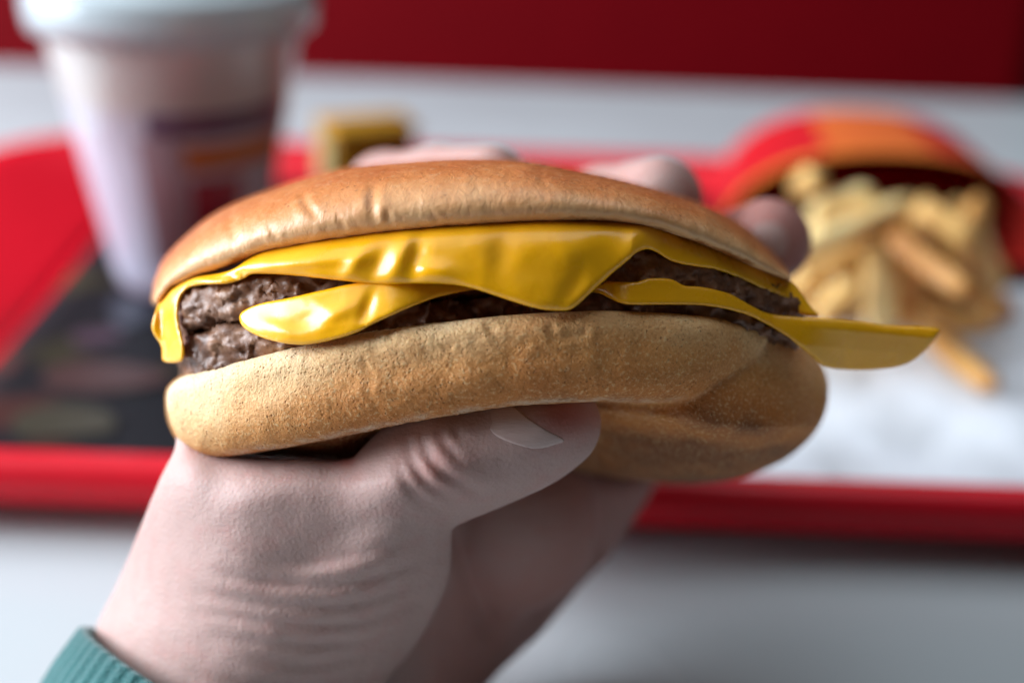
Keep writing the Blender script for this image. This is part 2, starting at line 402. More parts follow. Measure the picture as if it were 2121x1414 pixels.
def dbot(V):
    a = fbm(V/np.array([26, 22, 26]), 3); b = fbm(V/11+5, 3, 0.65); tear = np.abs(fbm(V/np.array([30, 50, 40])+11, 3, 0.6))
    band = np.clip((V[:, 0]-430)/150, 0.15, 1)
    return 1.3*a+0.9*b*band - 2.2*np.exp(-(tear/0.035)**2)*np.exp(-((V[:, 0]-820)/230)**2) + 1.2*np.exp(-((tear-0.09)/0.03)**2)*np.exp(-((V[:, 0]-820)/260)**2)
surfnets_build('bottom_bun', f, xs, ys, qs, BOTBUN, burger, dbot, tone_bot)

# -- patties
def patty(name, P, front, noise_amp, seed):
    P = spline(P, 4); x0, x1 = P[:, 0].min(), P[:, 0].max(); y0, y1 = P[:, 1].min(), P[:, 1].max(); s = 5.0
    xs, ys, X, Y = grid2(x0-30, x1+30, y0-30, y1+30, s); qs = np.arange(0, 1200, 10.0); Q = qs[None, None, :]
    d = poly_sdf(X, Y, P); e = np.clip(-d, 0, 30)/30
    q = q_rim(X)+front(X)+30*(1-np.sqrt(1-(1-e)**2))
    f = smax(smax(q[..., None]-Q, Q-(1190-q_rim(X))[..., None], 15), d[..., None], 12)
    n3 = fbm(np.stack(np.broadcast_arrays(X[..., None]/26, Y[..., None]/20, Q/26+seed), -1).astype(np.float32), 3, 0.6)
    f = (f + noise_amp*n3).astype(np.float32)
    return surfnets_build(name, f, xs, ys, qs, PATTY, burger, lambda V: 12*fbm(V/np.array([36, 21, 36])+seed, 4, 0.5)-9*np.exp(-(fbm(V/46+9, 2)/0.045)**2))
deep = lambda X: interp(X, [(300, 10), (420, 20), (600, 50), (800, 120), (1000, 170), (1200, 150), (1330, 55), (1600, 25), (1700, 10)])
patty('patty', [(376, 640), (388, 604), (440, 588), (560, 562), (800, 545), (1000, 530), (1250, 515), (1400, 528), (1550, 570), (1640, 612), (1664, 646), (1630, 662), (1560, 655), (1480, 625), (1400, 612), (1200, 615), (950, 618), (720, 632), (560, 662), (470, 668), (395, 684), (376, 668)], deep, 17, 3)
patty('patty', [(385, 705), (400, 690), (500, 668), (700, 635), (950, 612), (1240, 596), (1450, 618), (1560, 645), (1640, 690), (1630, 712), (1500, 690), (1350, 668), (1200, 668), (900, 690), (620, 742), (520, 764), (430, 786), (396, 770), (380, 735)], lambda X: deep(X)+6, 16, 8)
# -- cheese slices: sheets of one thickness that come out of the burger and fold over the edge
def cheese(name, P, qfun, th, k=12, s=4.0, disp=None):
    P = spline(P, 4); x0, x1 = P[:, 0].min(), P[:, 0].max(); y0, y1 = P[:, 1].min(), P[:, 1].max()
    xs, ys, X, Y = grid2(x0-16, x1+16, y0-16, y1+16, s)
    q = qfun(X, Y); qs = np.arange(q.min()-40, q.max()+th+60, 5.0); Q = qs[None, None, :]
    gx, gy = np.gradient(q, s); sl = np.sqrt(1+gx**2+gy**2); d = poly_sdf(X, Y, P)
    f = smax(smax((q[..., None]-Q)/sl[..., None], (Q-q[..., None])/sl[..., None]-th, 8), d[..., None], k).astype(np.float32)
    return surfnets_build(name, f, xs, ys, qs, CHEESE, burger, disp or (lambda V: 0.5*fbm(V/30, 2)))
def G(X, Y, x, y, sx, sy, ang=0):
    c, s = math.cos(math.radians(ang)), math.sin(math.radians(ang)); dx, dy = X-x, Y-y
    return np.exp(-((dx*c+dy*s)/sx)**2-((-dx*s+dy*c)/sy)**2)
C1L = [(314, 672), (325, 635), (338, 610), (363, 588), (404, 573), (450, 566), (484, 556), (515, 534), (545, 515), (657, 494), (808, 474), (921, 464), (1051, 456), (1164, 451), (1277, 454), (1368, 467), (1466, 503), (1560, 546), (1610, 568), (1640, 582), (1660, 606), (1680, 634), (1697, 655),
       (1660, 652), (1640, 632), (1617, 613), (1583, 601), (1556, 587), (1519, 571), (1481, 558), (1436, 551), (1390, 541), (1362, 524), (1341, 516), (1318, 524), (1300, 540), (1262, 572), (1221, 609), (1184, 640), (1150, 643), (1119, 640), (1070, 627), (1013, 608), (978, 597), (940, 590), (884, 587), (789, 589), (733, 584), (657, 576), (582, 569), (525, 568), (506, 577), (469, 588), (404, 592), (379, 608), (370, 638), (372, 672), (380, 706), (382, 735), (373, 750), (338, 748), (334, 717), (318, 691)]
def qc1(X, Y):
    base = q_rim(np.clip(X, 335, 1640))
    t = interp(X, TL+[(316, 600), (1640, 590), (1700, 650)])
    h = np.clip(Y-t+14, 0, 400)                      # distance below the bun
    q = base + 62*np.exp(-h/22)                      # bends back in under the bun
    q = q - 6 - 0.10*h*np.clip((X-800)/200, 0, 1)*np.clip((1300-X)/80, 0, 1)
    q = q + 26*np.clip((X-1310)/60, 0, 1)            # right of the fold the sheet lies back
    q = q - 16*G(X, Y, 1330, 480, 26, 70, 30)
    # folds
    q = q - 12*G(X, Y, 600, 545, 120, 14, -4) - 9*G(X, Y, 824, 540, 18, 48, 25) + 7*G(X, Y, 783, 545, 17, 46, 28) - 8*G(X, Y, 735, 545, 16, 40, 35)
    q = q + 9*G(X, Y, 860, 540, 18, 50, 15) - 12*G(X, Y, 900, 560, 60, 20, 5) + 7*G(X, Y, 1040, 520, 28, 60, 12) - 6*G(X, Y, 1180, 520, 60, 30, 10) + 6*G(X, Y, 1190, 590, 20, 60, 30)
    q = q + 12*G(X, Y, 490, 575, 20, 16) - 16*G(X, Y, 420, 582, 34, 12, 5)
    edge = np.clip((Y-interp(X, [(500, 572), (800, 588), (940, 589), (1119, 640), (1180, 642), (1262, 572), (1341, 516)])+16)/16, 0, 1)
    q = q + 5*edge*(X > 500)*(X < 1300)
    q = q + 2*fbm(np.stack([X/65, Y/55, X*0+2], -1), 2)
    return q
cheese('cheese_slice', C1L, qc1, 21, 9)
C2L = [(495, 658), (506, 642), (544, 627), (601, 616), (657, 603), (714, 590), (789, 578), (900, 574), (1000, 582), (1120, 588), (1236, 590), (1258, 582), (1315, 584), (1345, 576), (1390, 578), (1417, 591), (1447, 593), (1488, 601), (1522, 612), (1560, 635), (1598, 650), (1654, 656), (1696, 658), (1769, 664), (1840, 673), (1911, 676), (1942, 680), (1948, 687), (1928, 714), (1888, 749), (1840, 763), (1769, 766), (1712, 760), (1674, 732), (1627, 694), (1570, 662), (1532, 647), (1461, 633), (1366, 631), (1295, 630), (1262, 618), (1230, 606), (1120, 604), (1010, 599), (940, 608), (884, 623), (827, 646), (770, 672), (733, 691), (657, 711), (601, 713), (544, 700), (506, 680)]
def qc2(X, Y):
    q = q_rim(np.clip(X, 335, 1600)) + 0.30*np.clip(X-1600, 0, 400)
    top = interp(X, [(495, 650), (600, 612), (714, 588), (1000, 578), (1240, 584), (1500, 600), (1600, 648), (1700, 657), (1950, 680)])
    h = np.clip(Y-top, 0, 200)
    left = np.clip((1040-X)/180, 0, 1)
    sm = lambda v: np.clip(v, 0, 1)**2*(3-2*np.clip(v, 0, 1))
    q = q + left*(8 - 0.36*np.minimum(h, 85)) + 90*sm((X-800)/220)*sm((1310-X)/110)
    q = q + np.clip((X-1230)/60, 0, 1)*(18-0.3*np.minimum(h, 60))
    q = q + np.clip((X-1600)/150, 0, 1)*(0.9*np.clip(h-20, 0, 100))
    q = q - 12*G(X, Y, 690, 650, 40, 18, -20) + 9*G(X, Y, 760, 640, 14, 40, 20) - 10*G(X, Y, 570, 680, 50, 16, 12) + 6*G(X, Y, 640, 660, 40, 14, -15)
    q = q + 2*fbm(np.stack([X/55, Y/45, X*0+7], -1), 2)
    return q
cheese('cheese_slice', C2L, qc2, 20, 9)

# ------------------------------------------------------------------ the hand and sleeve
CH = centre_of(600, 1500, 400)
person = empty('person', CAMP + ROT @ Vector(CH), ROT)
tag(person, 'hand in a green knit cuff holding the cheeseburger, thumb below, fingers over the bun', 'person')
HA = [(372, 890), (362, 930), (330, 996), (292, 1090), (247, 1202), (208, 1280), (180, 1360), (150, 1480), (120, 1640), (240, 1720), (500, 1740), (640, 1690), (730, 1530), (801, 1404), (846, 1352), (900, 1268), (932, 1186), (936, 1110), (945, 1088), (1007, 1062), (1085, 1029), (1151, 997), (1198, 963), (1229, 930), (1244, 890), (1240, 850), (1215, 805), (1160, 778), (1080, 780), (950, 812), (850, 850), (775, 900), (735, 945), (715, 950), (690, 954), (640, 950), (540, 948), (430, 930)]
HB = [(600, 960), (1000, 940), (1200, 940), (1350, 985), (1347, 1020), (1322, 1062), (1262, 1150), (1200, 1217), (1120, 1312), (1012, 1414), (900, 1560), (700, 1720), (460, 1700), (480, 1400), (540, 1200)]
s = 8.0
xs, ys, X, Y = grid2(90, 1760, 250, 1760, s); qs = np.arange(10, 1650, 10.0); Q = qs[None, None, :]
dA = poly_sdf(X, Y, spline(HA, 4)); dB = poly_sdf(X, Y, spline(HB, 4))
def infl(d, R, extra):
    e = np.clip(-d, 0, None); m = np.minimum(e, R); return np.sqrt(np.maximum(R*R-(R-m)**2, 0)) + extra*np.clip(e-R, 0, None)
ss = lambda v: np.clip(v, 0, 1)**2*(3-2*np.clip(v, 0, 1))
RA = 130+215*ss((Y-950)/330)*ss((1090-X)/250)
hA = blur2(infl(dA, RA, 0.25), 4, 3); hB = blur2(infl(dB, 150, 0.2), 2)
midA = interp(X, [(100, 400), (500, 310), (900, 225), (1240, 215)]) + 0.28*np.clip(Y-1000, 0, 800) + 0.8*(RA-130)
qA = midA-hA
# bones, tendons and folds of the back of the thumb
qA = qA - 26*G(X, Y, 560, 1010, 190, 60, -6) + 16*G(X, Y, 445, 1000, 50, 60, 30) - 22*G(X, Y, 480, 1150, 160, 90, -50) + 18*G(X, Y, 700, 1125, 120, 40, -25)
qA = qA - 16*G(X, Y, 800, 1010, 70, 55, -25) - 12*G(X, Y, 930, 960, 60, 60, -25)
def grooves(q, X, Y, items):
    for L, w, a in items:
        dd, t = line_dist(X, Y, spline(L, 6, False)); sg = np.sin(np.pi*np.clip(t, 0.01, .99))**0.7
        a = a*0.85; w = w*1.15; q = q + a*np.exp(-(dd/w)**2)*sg - 0.3*a*np.exp(-((dd-2.2*w)/(1.5*w))**2)*sg
    return q
qA = grooves(qA, X, Y, [([(846, 900), (852, 950), (885, 1000), (950, 1035)], 10, 15), ([(872, 890), (884, 940), (925, 985), (1000, 1022)], 9, 14), ([(825, 930), (835, 985), (875, 1035), (930, 1060)], 10, 10), ([(905, 885), (925, 925), (960, 960)], 8, 9), ([(935, 880), (958, 915)], 8, 6),
    ([(430, 1182), (560, 1206), (720, 1208), (905, 1150)], 13, 17), ([(390, 1222), (550, 1250), (730, 1250), (915, 1188)], 12, 17), ([(410, 1266), (590, 1292), (750, 1286), (905, 1228)], 12, 15), ([(430, 1312), (600, 1334), (760, 1322), (880, 1272)], 12, 14), ([(470, 1142), (640, 1168), (890, 1112)], 13, 9), ([(500, 1358), (660, 1376), (840, 1322)], 13, 12), ([(400, 1400), (580, 1424), (790, 1386)], 14, 10)])
midB = 690 + 0.25*np.clip(Y-1000, 0, 800) + 0.9*np.clip(X-900, 0, 450)
qB = midB-hB
qB = grooves(qB, X, Y, [([(1050, 1010), (1120, 1070), (1180, 1105), (1260, 1150)], 20, 75), ([(960, 1090), (985, 1170), (1010, 1240), (1000, 1330)], 22, 70), ([(1060, 1180), (1100, 1260), (1080, 1340)], 26, 30)])
fA = smax(np.maximum(qA[..., None]-Q, Q-(midA+0.9*hA+60)[..., None]), dA[..., None]*0.7, 30)
fB = smax(np.maximum(qB[..., None]-Q, Q-(midB+0.9*hB+100)[..., None]), dB[..., None]*0.7, 30)
f = smin(fA, fB, 22)
QX, QY = X[..., None], Y[..., None]
def capsule(a, b, ra, rb):
    ax, ay, aq = a; ex, ey, eq = b[0]-ax, b[1]-ay, b[2]-aq; L = ex*ex+ey*ey+eq*eq
    t = np.clip(((QX-ax)*ex+(QY-ay)*ey+(Q-aq)*eq)/L, 0, 1)
    return np.sqrt((QX-ax-t*ex)**2+(QY-ay-t*ey)**2+(Q-aq-t*eq)**2)-(ra+(rb-ra)*t)
def chain(pts, k=22):
    g = None
    for (a, ra), (b, rb) in zip(pts[:-1], pts[1:]):
        c = capsule(a, b, ra, rb); g = c if g is None else smin(g, c, k)
    return g
f = smin(f, chain([((1050, 1080, 760), 190), ((1000, 900, 1150), 180), ((1000, 760, 1420), 150)]), 60)
f = smin(f, capsule((820, 900, 1350), (1250, 860, 1350), 130, 120), 60)
index = chain([((800, 820, 1390), 95), ((740, 560, 1420), 88), ((800, 400, 1210), 82), ((905, 382, 1010), 78), ((1020, 378, 850), 78)])
middle = chain([((1000, 800, 1400), 92), ((1040, 580, 1430), 88), ((1120, 450, 1230), 84), ((1250, 424, 1010), 78), ((1368, 412, 850), 88)])
ring = chain([((1180, 820, 1390), 90), ((1290, 640, 1400), 84), ((1380, 560, 1220), 80), ((1490, 530, 1000), 80), ((1592, 500, 860), 90)])
little = chain([((1290, 880, 1340), 78), ((1450, 780, 1330), 70), ((1540, 700, 1180), 64), ((1560, 660, 1060), 60)])
for g in (index, middle, ring, little): f = smin(f, g, 24)
def pink(V):
    p = 0.9*G(V[:, 0], V[:, 1], 714, 945, 26, 22) + 0.75*G(V[:, 0], V[:, 1], 1170, 860, 70, 50) + 0.5*(V[:, 2] > 780)*(V[:, 1] < 560)*np.clip((V[:, 1]-330)/90, 0.3, 1) + 0.25*G(V[:, 0], V[:, 1], 900, 970, 70, 60)  # first spot paints in the light glowing through a fold of skin
    p = p + 0.35*ss((V[:, 2]-520)/120)*ss((V[:, 1]-900)/100)*ss((V[:, 0]-800)/150)
    return {'pink': np.clip(p, 0, 1)}
hand = surfnets_build('hand', f.astype(np.float32), xs, ys, qs, SKIN, person, lambda V: 1.5*fbm(V/40, 2), pink, CH)
# thumb nail
m_nl, nt, p = mat('thumb_nail'); n = noise(nt, 300, 3); setp(nt, p, mixc(nt, n, srgb(190, 158, 150), srgb(204, 176, 168)), 0.26, bump(nt, noise(nt, 500, 3, sc=(1, 4, 1)), 0.0002, 0.5)); sss(p, 0.1, 0.002, (1, .5, .4))
NL = spline([(1003, 864), (1006, 846), (1030, 834), (1060, 838), (1090, 862), (1130, 888), (1170, 910), (1150, 922), (1112, 930), (1072, 922), (1036, 908), (1012, 890)], 4)
nx, ny, NX, NY = grid2(985, 1190, 820, 945, 3.0)
from_q = qA; ix = np.clip((NX-xs[0])/s, 0, len(xs)-2); iy = np.clip((NY-ys[0])/s, 0, len(ys)-2)
i0, j0 = ix.astype(int), iy.astype(int); fx, fy = ix-i0, iy-j0
nq = (qA[i0, j0]*(1-fx)+qA[i0+1, j0]*fx)*(1-fy)+(qA[i0, j0+1]*(1-fx)+qA[i0+1, j0+1]*fx)*fy
dnl = poly_sdf(NX, NY, NL); nq = blur2(nq, 3) - 3.5 + 4*G(NX, NY, 1010, 870, 22, 40); qn = np.arange(nq.min()-20, nq.max()+30, 3.0)
dn = poly_sdf(NX, NY, NL); gx, gy = np.gradient(nq, 3.0); sl = np.sqrt(1+gx**2+gy**2)[..., None]
fn = smax(np.maximum((nq[..., None]-qn)/sl, (qn-nq[..., None])/sl-6), dn[..., None], 4)
surfnets_build('thumbnail', fn.astype(np.float32), nx, ny, qn, m_nl, hand, None, None, CH)

# knitted cuff: a ribbed tube round the wrist
m_knit, nt, p = mat('green_knit'); n = noise(nt, 1500, 3); n2 = noise(nt, 200, 3)
setp(nt, p, mixc(nt, n, srgb(10, 70, 72), srgb(28, 112, 110)), 0.9, bump(nt, n, 0.0006, 0.8), Sheen_Weight=0.4)
ax0 = np.array([448., 1522., 560.]); adir = np.array([-0.50, 0.86, 0.10]); adir /= np.linalg.norm(adir)
e1 = np.cross(adir, [0, 0, 1.0]); e1 /= np.linalg.norm(e1); e2 = np.cross(adir, e1)
prof = [(-40, -26), (-58, -6), (-50, 12), (40, 22), (160, 24), (300, 34), (300, 10), (40, 4), (-40, -26)]
V = []; F = []; NS = 480
for k, (a, r) in enumerate(prof):
    for i in range(NS):
        th = 2*math.pi*i/NS; rib = 2.4*math.cos(60*th) if 0 < k < 6 else 0
        pnt = ax0+adir*a+e1*math.cos(th)*(345+r+rib)+e2*math.sin(th)*(330+r+rib); V.append(pnt)
for k in range(len(prof)-1):
    for i in range(NS): j = (i+1) % NS; F.append((k*NS+i, k*NS+j, (k+1)*NS+j, (k+1)*NS+i))
mesh_np('sleeve_cuff', to_local(np.array(V), CH), F, m_knit, person)

# ------------------------------------------------------------------ setting behind: table, bench, tray and food
def grid_mesh(name, xs, ys, zf, mat_, parent=None, th=None, smooth=True):
    Xg, Yg = np.meshgrid(xs, ys, indexing='ij'); Zg = zf(Xg, Yg); nx, ny = Xg.shape
    V = np.stack([Xg, Yg, Zg], -1).reshape(-1, 3); i, j = np.meshgrid(np.arange(nx-1), np.arange(ny-1), indexing='ij'); a = (i*ny+j).ravel()
    F = np.stack([a, a+ny, a+ny+1, a+1], 1)
    if th:
        n = len(V); V2 = V.copy(); V2[:, 2] -= th; F2 = F[:, ::-1]+n; S = []
        for k in range(nx-1): S += [(k*ny, k*ny+n, (k+1)*ny+n, (k+1)*ny), (k*ny+ny-1, (k+1)*ny+ny-1, (k+1)*ny+ny-1+n, k*ny+ny-1+n)]
        for k in range(ny-1): S += [(k, k+1, k+1+n, k+n), ((nx-1)*ny+k, (nx-1)*ny+k+n, (nx-1)*ny+k+1+n, (nx-1)*ny+k+1)]
        V = np.concatenate([V, V2]); F = np.concatenate([F, F2, np.array(S)])
    return mesh_np(name, V, F, mat_, parent, smooth)
def box(name, x0, x1, y0, y1, z0, z1, mat_, parent=None, bev=0.002, seg=3):
    V = [(x, y, z) for x in (x0, x1) for y in (y0, y1) for z in (z0, z1)]
    F = [(0, 1, 3, 2), (4, 6, 7, 5), (0, 4, 5, 1), (2, 3, 7, 6), (0, 2, 6, 4), (1, 5, 7, 3)]
    o = mesh_np(name, V, F, mat_, parent, True)
    b = o.modifiers.new('bevel', 'BEVEL'); b.width = bev; b.segments = seg; b.limit_method = 'ANGLE'
    return o

m_tab, nt, p = mat('table_laminate'); n = noise(nt, 900, 3); n2 = noise(nt, 6, 3)
setp(nt, p, mixc(nt, n2, srgb(190, 196, 199), srgb(200, 206, 208)), ramp(nt, n2, [(0.3, g3(0.20)), (0.7, g3(0.30))]), bump(nt, n, 0.00006, 0.2), Specular_IOR_Level=0.5)
m_edge = m_simple('table_edge', srgb(150, 120, 118), 0.4, 50)
pe = ground(1300, 180, 0.0)
table = empty('table', (0, 0.4, -0.74)); tag(table, 'pale grey laminate restaurant table under the red tray', 'table')
def tchild(o, dx=0, dy=0.4, dz=-0.74): o.location = (-dx, -dy, -dz); return o
tchild(box('tabletop', -0.75, 0.75, -0.12, pe.y, -0.028, 0.0, m_tab, table, 0.003))
tchild(box('table_leg', -0.04, 0.04, 0.28, 0.36, -0.72, -0.029, m_simple('leg_metal', (0.1, 0.1, 0.1), 0.4, 40), table, 0.004))
tchild(box('table_foot', -0.28, 0.28, 0.1, 0.54, -0.74, -0.722, m_simple('foot_metal', (0.1, 0.1, 0.1), 0.4, 40), table, 0.004))
m_vinyl = m_simple('red_vinyl', srgb(118, 0, 12), 0.6, 30, 0.15, 0.0004, Specular_IOR_Level=0.15)
bench = empty('bench', (0, pe.y+0.2, -0.74)); tag(bench, 'dark red upholstered bench on the far side of the table', 'bench')
BX = 0.462
def bchild(o): o.location = (0, -(pe.y+0.2), 0.74); return o
bchild(box('seat', -1.2, BX, pe.y+0.05, pe.y+0.55, -0.42, -0.28, m_vinyl, bench, 0.03, 6))
bchild(box('backrest', -1.2, BX, pe.y+0.5, pe.y+0.62, -0.27, 0.45, m_vinyl, bench, 0.03, 6))
bchild(box('plinth', -1.15, BX-.05, pe.y+0.12, pe.y+0.55, -0.74, -0.425, m_simple('plinth_dark', (0.02, 0.02, 0.02), 0.5, 40), bench, 0.01))
tag(box('floor', -3, 3, -2, 3, -0.80, -0.741, m_simple('floor_tile', (0.06, 0.055, 0.05), 0.4, 12), None, 0.002), kind='structure')
tag(box('wall', -3, 3, pe.y+0.9, pe.y+1.0, -0.74, 2.0, m_simple('wall_paint', (0.03, 0.015, 0.02), 0.7, 8), None, 0.002), kind='structure')

# tray: moulded pan with a raised flange all round
TZ = 0.007
Bk = ground(1200, 402, TZ); Fr = ground(1400, 1032, TZ)
y0t, y1t = Fr.y, Bk.y
Lf = ground(190, 490, TZ); Rf = ground(2110, 520, TZ)
x0t, x1t = Lf.x, Rf.x+0.012
print('tray', x0t, x1t, y0t, y1t, 'table far', pe.y)
m_tray, nt, p = mat('red_tray_plastic'); n = noise(nt, 60, 3); n2 = noise(nt, 900, 2)
setp(nt, p, mixc(nt, n, srgb(208, 2, 28), srgb(222, 4, 36)), 0.4, bump(nt, n2, 0.0001, 0.3), Specular_IOR_Level=0.35)
tray = empty('serving_tray', ((x0t+x1t)/2, (y0t+y1t)/2, 0)); tag(tray, 'bright red plastic serving tray lying on the pale table', 'tray')
def rrect(x0, x1, y0, y1, r, n=8):
    out = []
    for cx, cy, a0 in ((x1-r, y1-r, 0), (x0+r, y1-r, 90), (x0+r, y0+r, 180), (x1-r, y0+r, 270)):
        for i in range(n+1):
            a = math.radians(a0+90*i/n); out.append((cx+r*math.cos(a), cy+r*math.sin(a)))
    return out
def trayprof(steps, name, m, parent, closed_centre=True):
    V = []; F = []; M = None
    for (dx0, dx1, dy0, dy1, r, z) in steps:
        R = rrect(x0t-dx0, x1t+dx1, y0t-dy0, y1t+dy1, r); M = len(R); V += [(a, b, z) for a, b in R]
    for k in range(len(steps)-1):
        for i in range(M): j = (i+1) % M; F.append((k*M+i, (k+1)*M+i, (k+1)*M+j, k*M+j))
    me = bpy.data.meshes.new(name); F = [tuple(reversed(x)) for x in F]
    if closed_centre: F.append(tuple(range(M)))
    me.from_pydata(V, [], F); me.materials.append(m)
    for pl in me.polygons: pl.use_smooth = len(pl.vertices) == 4
    o = bpy.data.objects.new(name, me); link(o, parent); o.location = (-parent.location.x, -parent.location.y, 0); return o
trayprof([(0, 0, 0, 0, .03, TZ), (.004, .003, .002, .002, .032, TZ+.001), (.044, .010, .008, .009, .036, TZ+.011), (.050, .013, .009, .012, .038, TZ+.012), (.058, .018, .0145, .018, .040, TZ+.012), (.060, .020, .0165, .020, .042, TZ+.010), (.061, .021, .017, .021, .042, TZ+.002), (.058, .018, .015, .018, .040, TZ+.002),
          (.055, .016, .012, .016, .038, TZ+.008), (.002, .002, .001, .001, .03, TZ-.003), (-.02, -.02, -.02, -.02, .02, 0.001)], 'tray_pan', m_tray, tray)

# printed paper mat on the tray
m_mat, nt, p = mat('printed_tray_mat')
base = mixc(nt, noise(nt, 25, 3), srgb(12, 13, 17), srgb(22, 23, 29))
c = mixc(nt, ramp(nt, noise(nt, 22, 1), [(0.56, g3(0)), (0.60, g3(0.9))]), base, srgb(70, 34, 28))
c = mixc(nt, ramp(nt, noise(nt, 17, 1, sc=(1.3, 1, 1)), [(0.62, g3(0)), (0.65, g3(0.7))]), c, srgb(56, 50, 28))
setp(nt, p, c, 0.6, Specular_IOR_Level=0.2)
tm = grid_mesh('tray_mat', np.linspace(x0t+.004, x1t-.004, 40), np.linspace(y0t+.004, y1t-.004, 30), lambda x, y: TZ+.0012+0.0004*np.sin(x*60)*np.cos(y*45), m_mat, None, .0003)
tag(tm, 'dark printed paper mat lining the red tray', 'tray mat')
# printed patches, flat inks on the mat
def patch(pts, name, col):
    P = spline(pts, 4); W3 = [ground(a, b, TZ+.0020) for a, b in P]; me = bpy.data.meshes.new(name)
    me.from_pydata([tuple(v) for v in W3]+[(v.x, v.y, v.z-.0003) for v in W3], [], [tuple(range(len(W3)))]+[(i, (i+1) % len(W3), (i+1) % len(W3)+len(W3), i+len(W3)) for i in range(len(W3))])
    me.materials.append(m_simple(name+'_ink', col, 0.5, 200)); o = bpy.data.objects.new(name, me); link(o, tm); return o
patch([(90, 770), (180, 745), (330, 765), (340, 790), (200, 812), (110, 800)], 'printed_patch', srgb(62, 32, 28))
patch([(30, 860), (120, 835), (220, 850), (230, 890), (120, 905), (40, 900)], 'printed_patch', srgb(48, 44, 26))
patch([(230, 620), (300, 610), (315, 650), (250, 680)], 'printed_patch', srgb(44, 48, 62))
patch([(150, 690), (230, 680), (250, 700), (170, 715)], 'printed_patch', srgb(64, 40, 56))

# white paper under the fries
m_pap, nt, p = mat('white_paper'); n = noise(nt, 60, 4)
setp(nt, p, mixc(nt, n, srgb(222, 226, 234), srgb(240, 243, 248)), 0.6, bump(nt, n, 0.001, 0.5)); sss(p, 0.05, 0.002, (1, 1, 1))
wa, wb_ = ground(1330, 1040, TZ), ground(2300, 640, TZ)
px = np.linspace(wa.x, x1t-.001, 90); py = np.linspace(wa.y, wb_.y, 70)
wrap = grid_mesh('paper_wrapper', px, py, lambda x, y: TZ+.0040+.0016*(1+fbm(np.stack([x*45, y*45, x*0], -1), 4))+.0022*np.abs(fbm(np.stack([x*25, y*25, x*0+3], -1), 2)), m_pap, None, .0003)
tag(wrap, 'crumpled white paper spread on the tray under the fries', 'paper')

# fries
m_fry, nt, p = mat('fried_potato'); n = noise(nt, 70, 4); n2 = noise(nt, 600, 4)
obi = nt.nodes.new('ShaderNodeObjectInfo').outputs['Random']
c1 = ramp(nt, math_(nt, 'ADD', math_(nt, 'MULTIPLY', n, 0.45), math_(nt, 'MULTIPLY', obi, 0.5)), [(0.22, srgb(196, 130, 60)), (0.48, srgb(232, 184, 108)), (0.68, srgb(246, 218, 154))])
setp(nt, p, c1, 0.45, bump(nt, n2, 0.0005, 0.6)); sss(p, 0.15, 0.003, (1, .6, .3))
def fry(a, b, label, wd=.0078, bend=.0015):
    a, b = Vector(a), Vector(b); L = (b-a).length; d = (b-a)/L; up = Vector((0, 0, 1))
    if abs(d.z) > .9: up = Vector((0, 1, 0))
    s1 = d.cross(up).normalized(); u1 = s1.cross(d); rot = Matrix((d, s1, u1)).transposed()
    V = []; F = []; n = 9; bd = random.uniform(-bend, bend); bd2 = random.uniform(-bend, bend); tw = random.uniform(-.4, .4); r0 = random.uniform(0, .8)
    for i in range(n):
        t = i/(n-1); e = 0.55 if i in (0, n-1) else 1.0; w_ = wd*.5*e*(1+.08*math.sin(5*t+r0*9)); an = r0+tw*t
        ox, oy = bd*4*t*(1-t), bd2*4*t*(1-t); xx = t*L + (0.0 if e == 1 else 0)
        for (p_, q_) in ((-1, -.8), (-.8, -1), (.8, -1), (1, -.8), (1, .8), (.8, 1), (-.8, 1), (-1, .8)):
            y_, z_ = p_*w_, q_*w_; V.append((xx, ox+y_*math.cos(an)-z_*math.sin(an), oy+y_*math.sin(an)+z_*math.cos(an)))
    for i in range(n-1):
        for j in range(8): k = (j+1) % 8; F.append((i*8+j, i*8+k, (i+1)*8+k, (i+1)*8+j))
    F += [tuple(range(7, -1, -1)), tuple(range((n-1)*8, n*8))]
    me = bpy.data.meshes.new('fry'); me.from_pydata(V, [], F); me.materials.append(m_fry)
    for pl in me.polygons: pl.use_smooth = True
    o = bpy.data.objects.new('fry', me); link(o); o.matrix_world = Matrix.Translation(a) @ rot.to_4x4()
    tag(o, label, 'fry', 'fries spilling from the red carton'); return o
T0 = TZ+.008
def FR(x1, y1, h1, x2, y2, h2, label, wd=.0056):
    return fry(ground(x1, y1, T0+h1), ground(x2, y2, T0+h2), label, wd)
FR(1929, 690, .004, 2060, 800, .003, 'pale fry lying lowest on the white paper, apart from the pile')
FR(1812, 515, .030, 1828, 690, .012, 'thick pale fry standing upright at the front of the pile', .0062)
FR(1640, 540, .032, 1890, 415, .040, 'long fry slanting up to the right across the top of the pile')
FR(1676, 450, .034, 1810, 400, .042, 'short fry lying just under the carton mouth, above the long slanting one')
FR(1655, 395, .038, 1690, 375, .046, 'stubby fry end poking up at the left of the carton mouth', .0062)
FR(1695, 660, .018, 1775, 585, .024, 'short pale fry leaning left of the upright fry')
FR(1841, 490, .034, 2010, 605, .026, 'long fry slanting down to the right from the middle of the pile')
FR(1900, 560, .020, 2100, 650, .010, 'long fry reaching out to the right edge of the pile')
FR(1985, 500, .030, 2050, 560, .020, 'fry at the upper right of the pile beside the carton side')
FR(1860, 610, .012, 2030, 680, .006, 'fry lying under the long right hand fry at the foot of the pile')
FR(1650, 600, .020, 1800, 500, .030, 'fry in the left of the pile just behind the burger')
FR(1900, 430, .040, 2010, 500, .034, 'fry inside the right of the carton mouth')
fr_ = random.Random(21)
